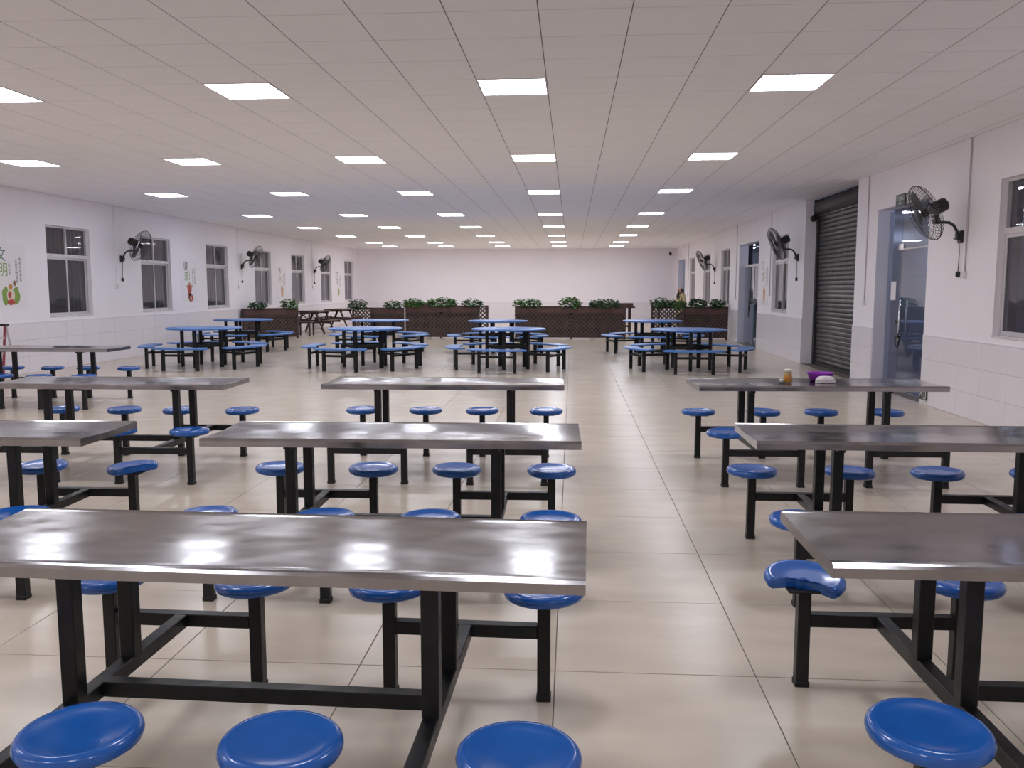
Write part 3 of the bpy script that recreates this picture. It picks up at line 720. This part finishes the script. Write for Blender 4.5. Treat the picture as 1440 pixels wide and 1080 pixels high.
screen(2.38, 26.2, 4.66, 26.2, .99, 'dark lattice planter screen on the right in front of the standing person', (.03, .24, 1.0, 2.25), (1.0, 2.23))

def plant(x, y, z, rx, rz, label, n=150, bright=False, ry=.16):
    n = int(n * 1.5); rz *= 1.3; rx *= .86
    t = thing('trailing_plant', label, 'plant', (x, y, z), group='green plants on the lattice screens')
    vs = []; fs = []
    for i in range(n):
        a = random.uniform(0, 2 * math.pi); q = random.random() ** .5; el = random.uniform(-.35, 1)
        p = Vector((rx * q * math.cos(a), ry * q * math.sin(a), rz * (.25 + .75 * el * math.sqrt(max(0, 1 - q * q * .8)))))
        if el < 0: p.y = -abs(p.y) - .06
        s = random.uniform(.07, .12); d = Vector((math.cos(a) + random.uniform(-.5, .5), math.sin(a) + random.uniform(-.5, .5), random.uniform(-.6, .5))).normalized()
        sd = d.cross(Vector((random.uniform(-.4, .4), random.uniform(-.4, .4), 1))).normalized(); nn = sd.cross(d)
        o = len(vs); vs += [p, p + d * s * .45 + sd * s * .42 + nn * .012, p + d * s * 1.1, p + d * s * .45 - sd * s * .42 + nn * .012, p + d * s * .5]
        fs += [(o, o + 1, o + 4), (o + 1, o + 2, o + 4), (o + 2, o + 3, o + 4), (o + 3, o, o + 4)]
    part('foliage', MB().add(vs, fs), 'leaf_bright' if bright else 'leaf', t)
    st = MB()
    for k in range(5):
        a = k * 1.3; st.tube([(0.02 * k - .04, 0, -.05), (rx * .3 * math.cos(a), ry * .3 * math.sin(a), rz * .5), (rx * .6 * math.cos(a), ry * .6 * math.sin(a), rz * .8)], .006, 5)
    part('stem', st, 'leaf', t)
random.seed(11)
SC = 'dark lattice screen'
plant(-9.42, 25.45, .92, .27, .17, 'leafy green plant on the angled lattice screen, by the left wall', 130)
plant(-8.68, 26.15, .92, .28, .22, 'leafy green plant on the right end of the angled lattice screen', 150, True)
plant(-7.12, 28.45, .90 - .05, .32, .26, 'round leafy plant on the left end of the lower lattice screen', 170)
plant(-5.95, 28.5, .87, .30, .20, 'leafy plant on the right end of the lower lattice screen', 140)
plant(-4.85, 26.38, .96, .34, .20, 'leafy plant on the left end of the screen with the open lattice end', 170, True)
plant(-3.98, 26.40, .97, .50, .22, 'widest leafy plant in the middle of the screen with the open lattice end', 260, True)
plant(-3.05, 26.40, .97, .32, .19, 'leafy plant near the open lattice end of its screen', 150)
plant(-1.35, 26.30, .95, .46, .22, 'leafy plant on the left end of the longest lattice screen', 240, True)
plant(-.05, 26.30, .96, .36, .24, 'leafy plant at the middle of the longest lattice screen', 190, True)
plant(1.0, 26.30, .95, .50, .22, 'leafy plant on the right end of the longest lattice screen', 240)
plant(2.66, 26.30, .95, .30, .24, 'leafy plant on the left end of the right lattice screen', 190)
plant(3.20, 26.32, .93, .25, .20, 'bright leafy plant just before the person on the right lattice screen', 180, True)
plant(3.78, 26.32, .96, .26, .22, 'leafy plant just right of the person on the right lattice screen', 180)
plant(4.36, 26.30, .94, .23, .22, 'leafy plant on the wall end of the right lattice screen', 150)

# ---------------------------------------------------------------- wooden furniture behind the screens
def picnic(x, y, rz, label, L=1.5):
    t = thing('picnic_table', label, 'table', (x, y, 0), (0, 0, R(rz)), group='brown wooden picnic tables')
    for k in range(5): part('plank', MB().cbox(-L / 2, L / 2, -.35 + .142 * k, -.35 + .142 * k + .132, .72, .755, .004), 'wood_red', t)
    for s in (-1, 1):
        for k in range(2): part('bench_plank', MB().cbox(-L / 2, L / 2, s * .62 - .13 + .135 * k, s * .62 - .005 + .135 * k, .42, .45, .004), 'wood_red', t)
    for e in (-L / 2 + .2, L / 2 - .2):
        for s in (-1, 1): part('leg', MB().bar((e, s * .52, 0), (e, s * .22, .72), .045, .08, up=(1, 0, 0)), 'wood_dark', t)
        part('cross_rail', MB().box(e - .02, e + .02, -.75, .75, .35, .42), 'wood_dark', t); part('top_rail', MB().box(e - .02, e + .02, -.33, .33, .66, .72), 'wood_dark', t)
    for s in (-1, 1): part('brace', MB().bar((s * (L / 2 - .22), 0, .39), (s * .12, 0, .72), .04, .06, up=(0, 1, 0)), 'wood_dark', t)
picnic(-8.95, 29.6, 90, 'brown wooden picnic table with benches, nearest of those by the left wall', 1.6)
picnic(-8.9, 32.6, 90, 'brown wooden picnic table with benches, farther of those by the left wall', 1.7)
picnic(-5.3, 31.5, 0, 'brown wooden picnic table behind the lattice screen left of the gap', 1.5)
def chair(x, y, rz, label):
    t = thing('wooden_chair', label, 'chair', (x, y, 0), (0, 0, R(rz)), group='brown wooden chairs')
    for sx_ in (-.22, .22):
        part('leg', MB().box(sx_ - .025, sx_ + .025, -.24, -.19, 0, .42), 'wood_dark', t); part('leg', MB().box(sx_ - .025, sx_ + .025, .19, .24, 0, .82), 'wood_dark', t)
    part('seat', MB().cbox(-.25, .25, -.25, .25, .42, .455, .006), 'wood_dark', t)
    part('back_rail', MB().box(-.22, .22, .195, .235, .76, .82), 'wood_dark', t); part('back_rail', MB().box(-.22, .22, .195, .235, .5, .55), 'wood_dark', t)
    part('back_cross', MB().bar((-.2, .215, .55), (.2, .215, .76), .03, .03, up=(0, 1, 0)).bar((.2, .215, .55), (-.2, .215, .76), .03, .03, up=(0, 1, 0)), 'wood_dark', t)
chair(-8.72, 27.75, 180, 'brown wooden chair with crossed back beside the angled lattice screen')
def counter(x, y, L, ht, label):
    t = thing('high_table', label, 'table', (x, y, 0), group='high wooden tables')
    part('tabletop', MB().cbox(-L / 2, L / 2, -.3, .3, ht - .11, ht, .006), 'wood_red', t)
    part('edge_lip', MB().box(-L / 2 - .03, L / 2 + .06, -.33, .33, ht - .16, ht - .11), 'wood_dark', t)
    for sx_ in (-1, 1):
        for sy_ in (-1, 1): part('leg', MB().box(sx_ * (L / 2 - .1) - .035, sx_ * (L / 2 - .1) + .035, sy_ * .22 - .035, sy_ * .22 + .035, 0, ht - .16), 'wood_dark', t)
    part('stretcher', MB().box(-L / 2 + .13, L / 2 - .13, -.02, .02, .25, .31), 'wood_dark', t)
counter(1.3, 29.0, 1.45, 1.05, 'dark red high wooden table sticking out behind the right end of the longest screen')
counter(-5.15, 29.0, .9, 1.06, 'dark red high wooden table peeking over the left end of its lattice screen')

# stepladder at the left edge
t = thing('stepladder', 'folding stepladder with red and grey rails leaning open by the left wall', 'ladder', (-9.60, 13.75, 0), (0, 0, R(12)))
for s in (-1, 1):
    part('front_rail', MB().bar((s * .2, -.28, 0), (s * .17, 0, .93), .03, .045), 'ladder_red', t)
    part('rear_rail', MB().bar((s * .2, .32, 0), (s * .17, .03, .93), .03, .03), 'alu', t)
for k in range(3): part('step', MB().box(-.19, .19, -.26 + .08 * k, -.14 + .08 * k, .22 + .24 * k, .25 + .24 * k), 'alu', t)
part('top_cap', MB().cbox(-.2, .2, -.06, .09, .91, .95, .01), 'fan_black', t)

# ---------------------------------------------------------------- person in a beige coat
def skin_mesh(name, joints, edges, m, sub=2):
    me = bpy.data.meshes.new(name); me.from_pydata([j[0] for j in joints], edges, [])
    o = bpy.data.objects.new(name, me); col.objects.link(o)
    o.modifiers.new('skin', 'SKIN'); sd = me.skin_vertices[0].data
    for i, j in enumerate(joints):
        r = j[1]; sd[i].radius = r if isinstance(r, tuple) else (r, r)
    sd[0].use_root = True
    md = o.modifiers.new('sub', 'SUBSURF'); md.levels = sub; md.render_levels = sub
    dg = bpy.context.evaluated_depsgraph_get(); out = bpy.data.meshes.new_from_object(o.evaluated_get(dg))
    bpy.data.objects.remove(o); bpy.data.meshes.remove(me)
    out.materials.clear(); out.materials.append(M[m])
    for p_ in out.polygons: p_.use_smooth = True
    return out
pn = thing('person', 'person with long dark hair in a beige coat standing behind the right lattice screen', 'person', (3.72, 30.0, 0), (0, 0, R(-62)))
J = [((0, 0, .90), (.13, .10)), ((0, 0, 1.08), (.115, .085)), ((0, .0, 1.26), (.14, .095)), ((0, .01, 1.36), (.09, .07)), ((0, 0, 1.42), .05), ((0, -.012, 1.49), (.065, .075)), ((0, -.005, 1.555), (.062, .072)),
     ((.16, 0, 1.31), .052), ((.21, .01, 1.08), .042), ((.20, -.06, .86), .032), ((.195, -.10, .78), (.022, .034)),
     ((-.16, 0, 1.31), .052), ((-.21, .01, 1.08), .042), ((-.20, -.06, .86), .032), ((-.195, -.10, .78), (.022, .034)),
     ((.085, 0, .80), .085), ((.09, -.01, .46), .055), ((.09, .01, .09), .038), ((.09, -.12, .035), .034),
     ((-.085, 0, .80), .085), ((-.09, -.01, .46), .055), ((-.09, .01, .09), .038), ((-.09, -.12, .035), .034)]
E_ = [(0, 1), (1, 2), (2, 3), (3, 4), (4, 5), (5, 6), (2, 7), (7, 8), (8, 9), (9, 10), (2, 11), (11, 12), (12, 13), (13, 14), (0, 15), (15, 16), (16, 17), (17, 18), (0, 19), (19, 20), (20, 21), (21, 22)]
link('body', skin_mesh('body', J, E_, 'skin'), pn)
CJ = [((0, 0, 1.36), (.10, .085)), ((0, 0, 1.27), (.165, .12)), ((0, 0, 1.05), (.15, .115)), ((0, 0, .85), (.18, .145)), ((0, 0, .60), (.20, .165)),
      ((.17, 0, 1.31), .070), ((.222, .01, 1.08), .058), ((.21, -.06, .87), .048), ((-.17, 0, 1.31), .070), ((-.222, .01, 1.08), .058), ((-.21, -.06, .87), .048)]
link('coat', skin_mesh('coat', CJ, [(0, 1), (1, 2), (2, 3), (3, 4), (1, 5), (5, 6), (6, 7), (1, 8), (8, 9), (9, 10)], 'coat'), pn)
for s in (-1, 1):
    link('trouser_leg', skin_mesh('trouser_leg', [((s * .085, 0, .82), .10), ((s * .09, -.01, .46), .075), ((s * .09, .01, .10), .062)], [(0, 1), (1, 2)], 'trousers'), pn)
    link('shoe', skin_mesh('shoe', [((s * .09, .04, .045), .045), ((s * .09, -.06, .042), .044), ((s * .09, -.15, .036), .036)], [(0, 1), (1, 2)], 'shoe'), pn)
HJ = [((0, .015, 1.575), (.085, .092)), ((0, .05, 1.50), (.088, .06)), ((0, .07, 1.40), (.085, .045)), ((0, .085, 1.26), (.07, .03)), ((.068, -.02, 1.50), (.022, .035)), ((.082, -.05, 1.36), (.026, .032)), ((.075, -.105, 1.20), (.02, .025)), ((-.068, -.02, 1.50), (.022, .035)), ((-.082, -.05, 1.36), (.026, .032)), ((-.075, -.105, 1.20), (.02, .025))]
link('hair', skin_mesh('hair', HJ, [(0, 1), (1, 2), (2, 3), (0, 4), (4, 5), (5, 6), (0, 7), (7, 8), (8, 9)], 'hair'), pn)
link('scarf', skin_mesh('scarf', [((0, -.05, 1.40), (.07, .05)), ((.0, -.10, 1.30), (.045, .03)), ((0, -.125, 1.14), (.035, .02))], [(0, 1), (1, 2)], 'scarf'), pn)
for s in (-1, 1):
    part('eye', MB().lathe([(0, -.008), (.007, -.004), (.009, 0), (.007, .004), (0, .008)], 10, Matrix.Translation((s * .03, -.088, 1.515))), 'hair', pn)
part('nose', MB().lathe([(0, -.018), (.010, -.012), (.009, .004), (.005, .022), (0, .028)], 10, Matrix.Translation((0, -.094, 1.487))), 'skin', pn)
part('mouth', MB().box(-.02, .02, -.090, -.082, 1.452, 1.461), 'ink_red', pn)
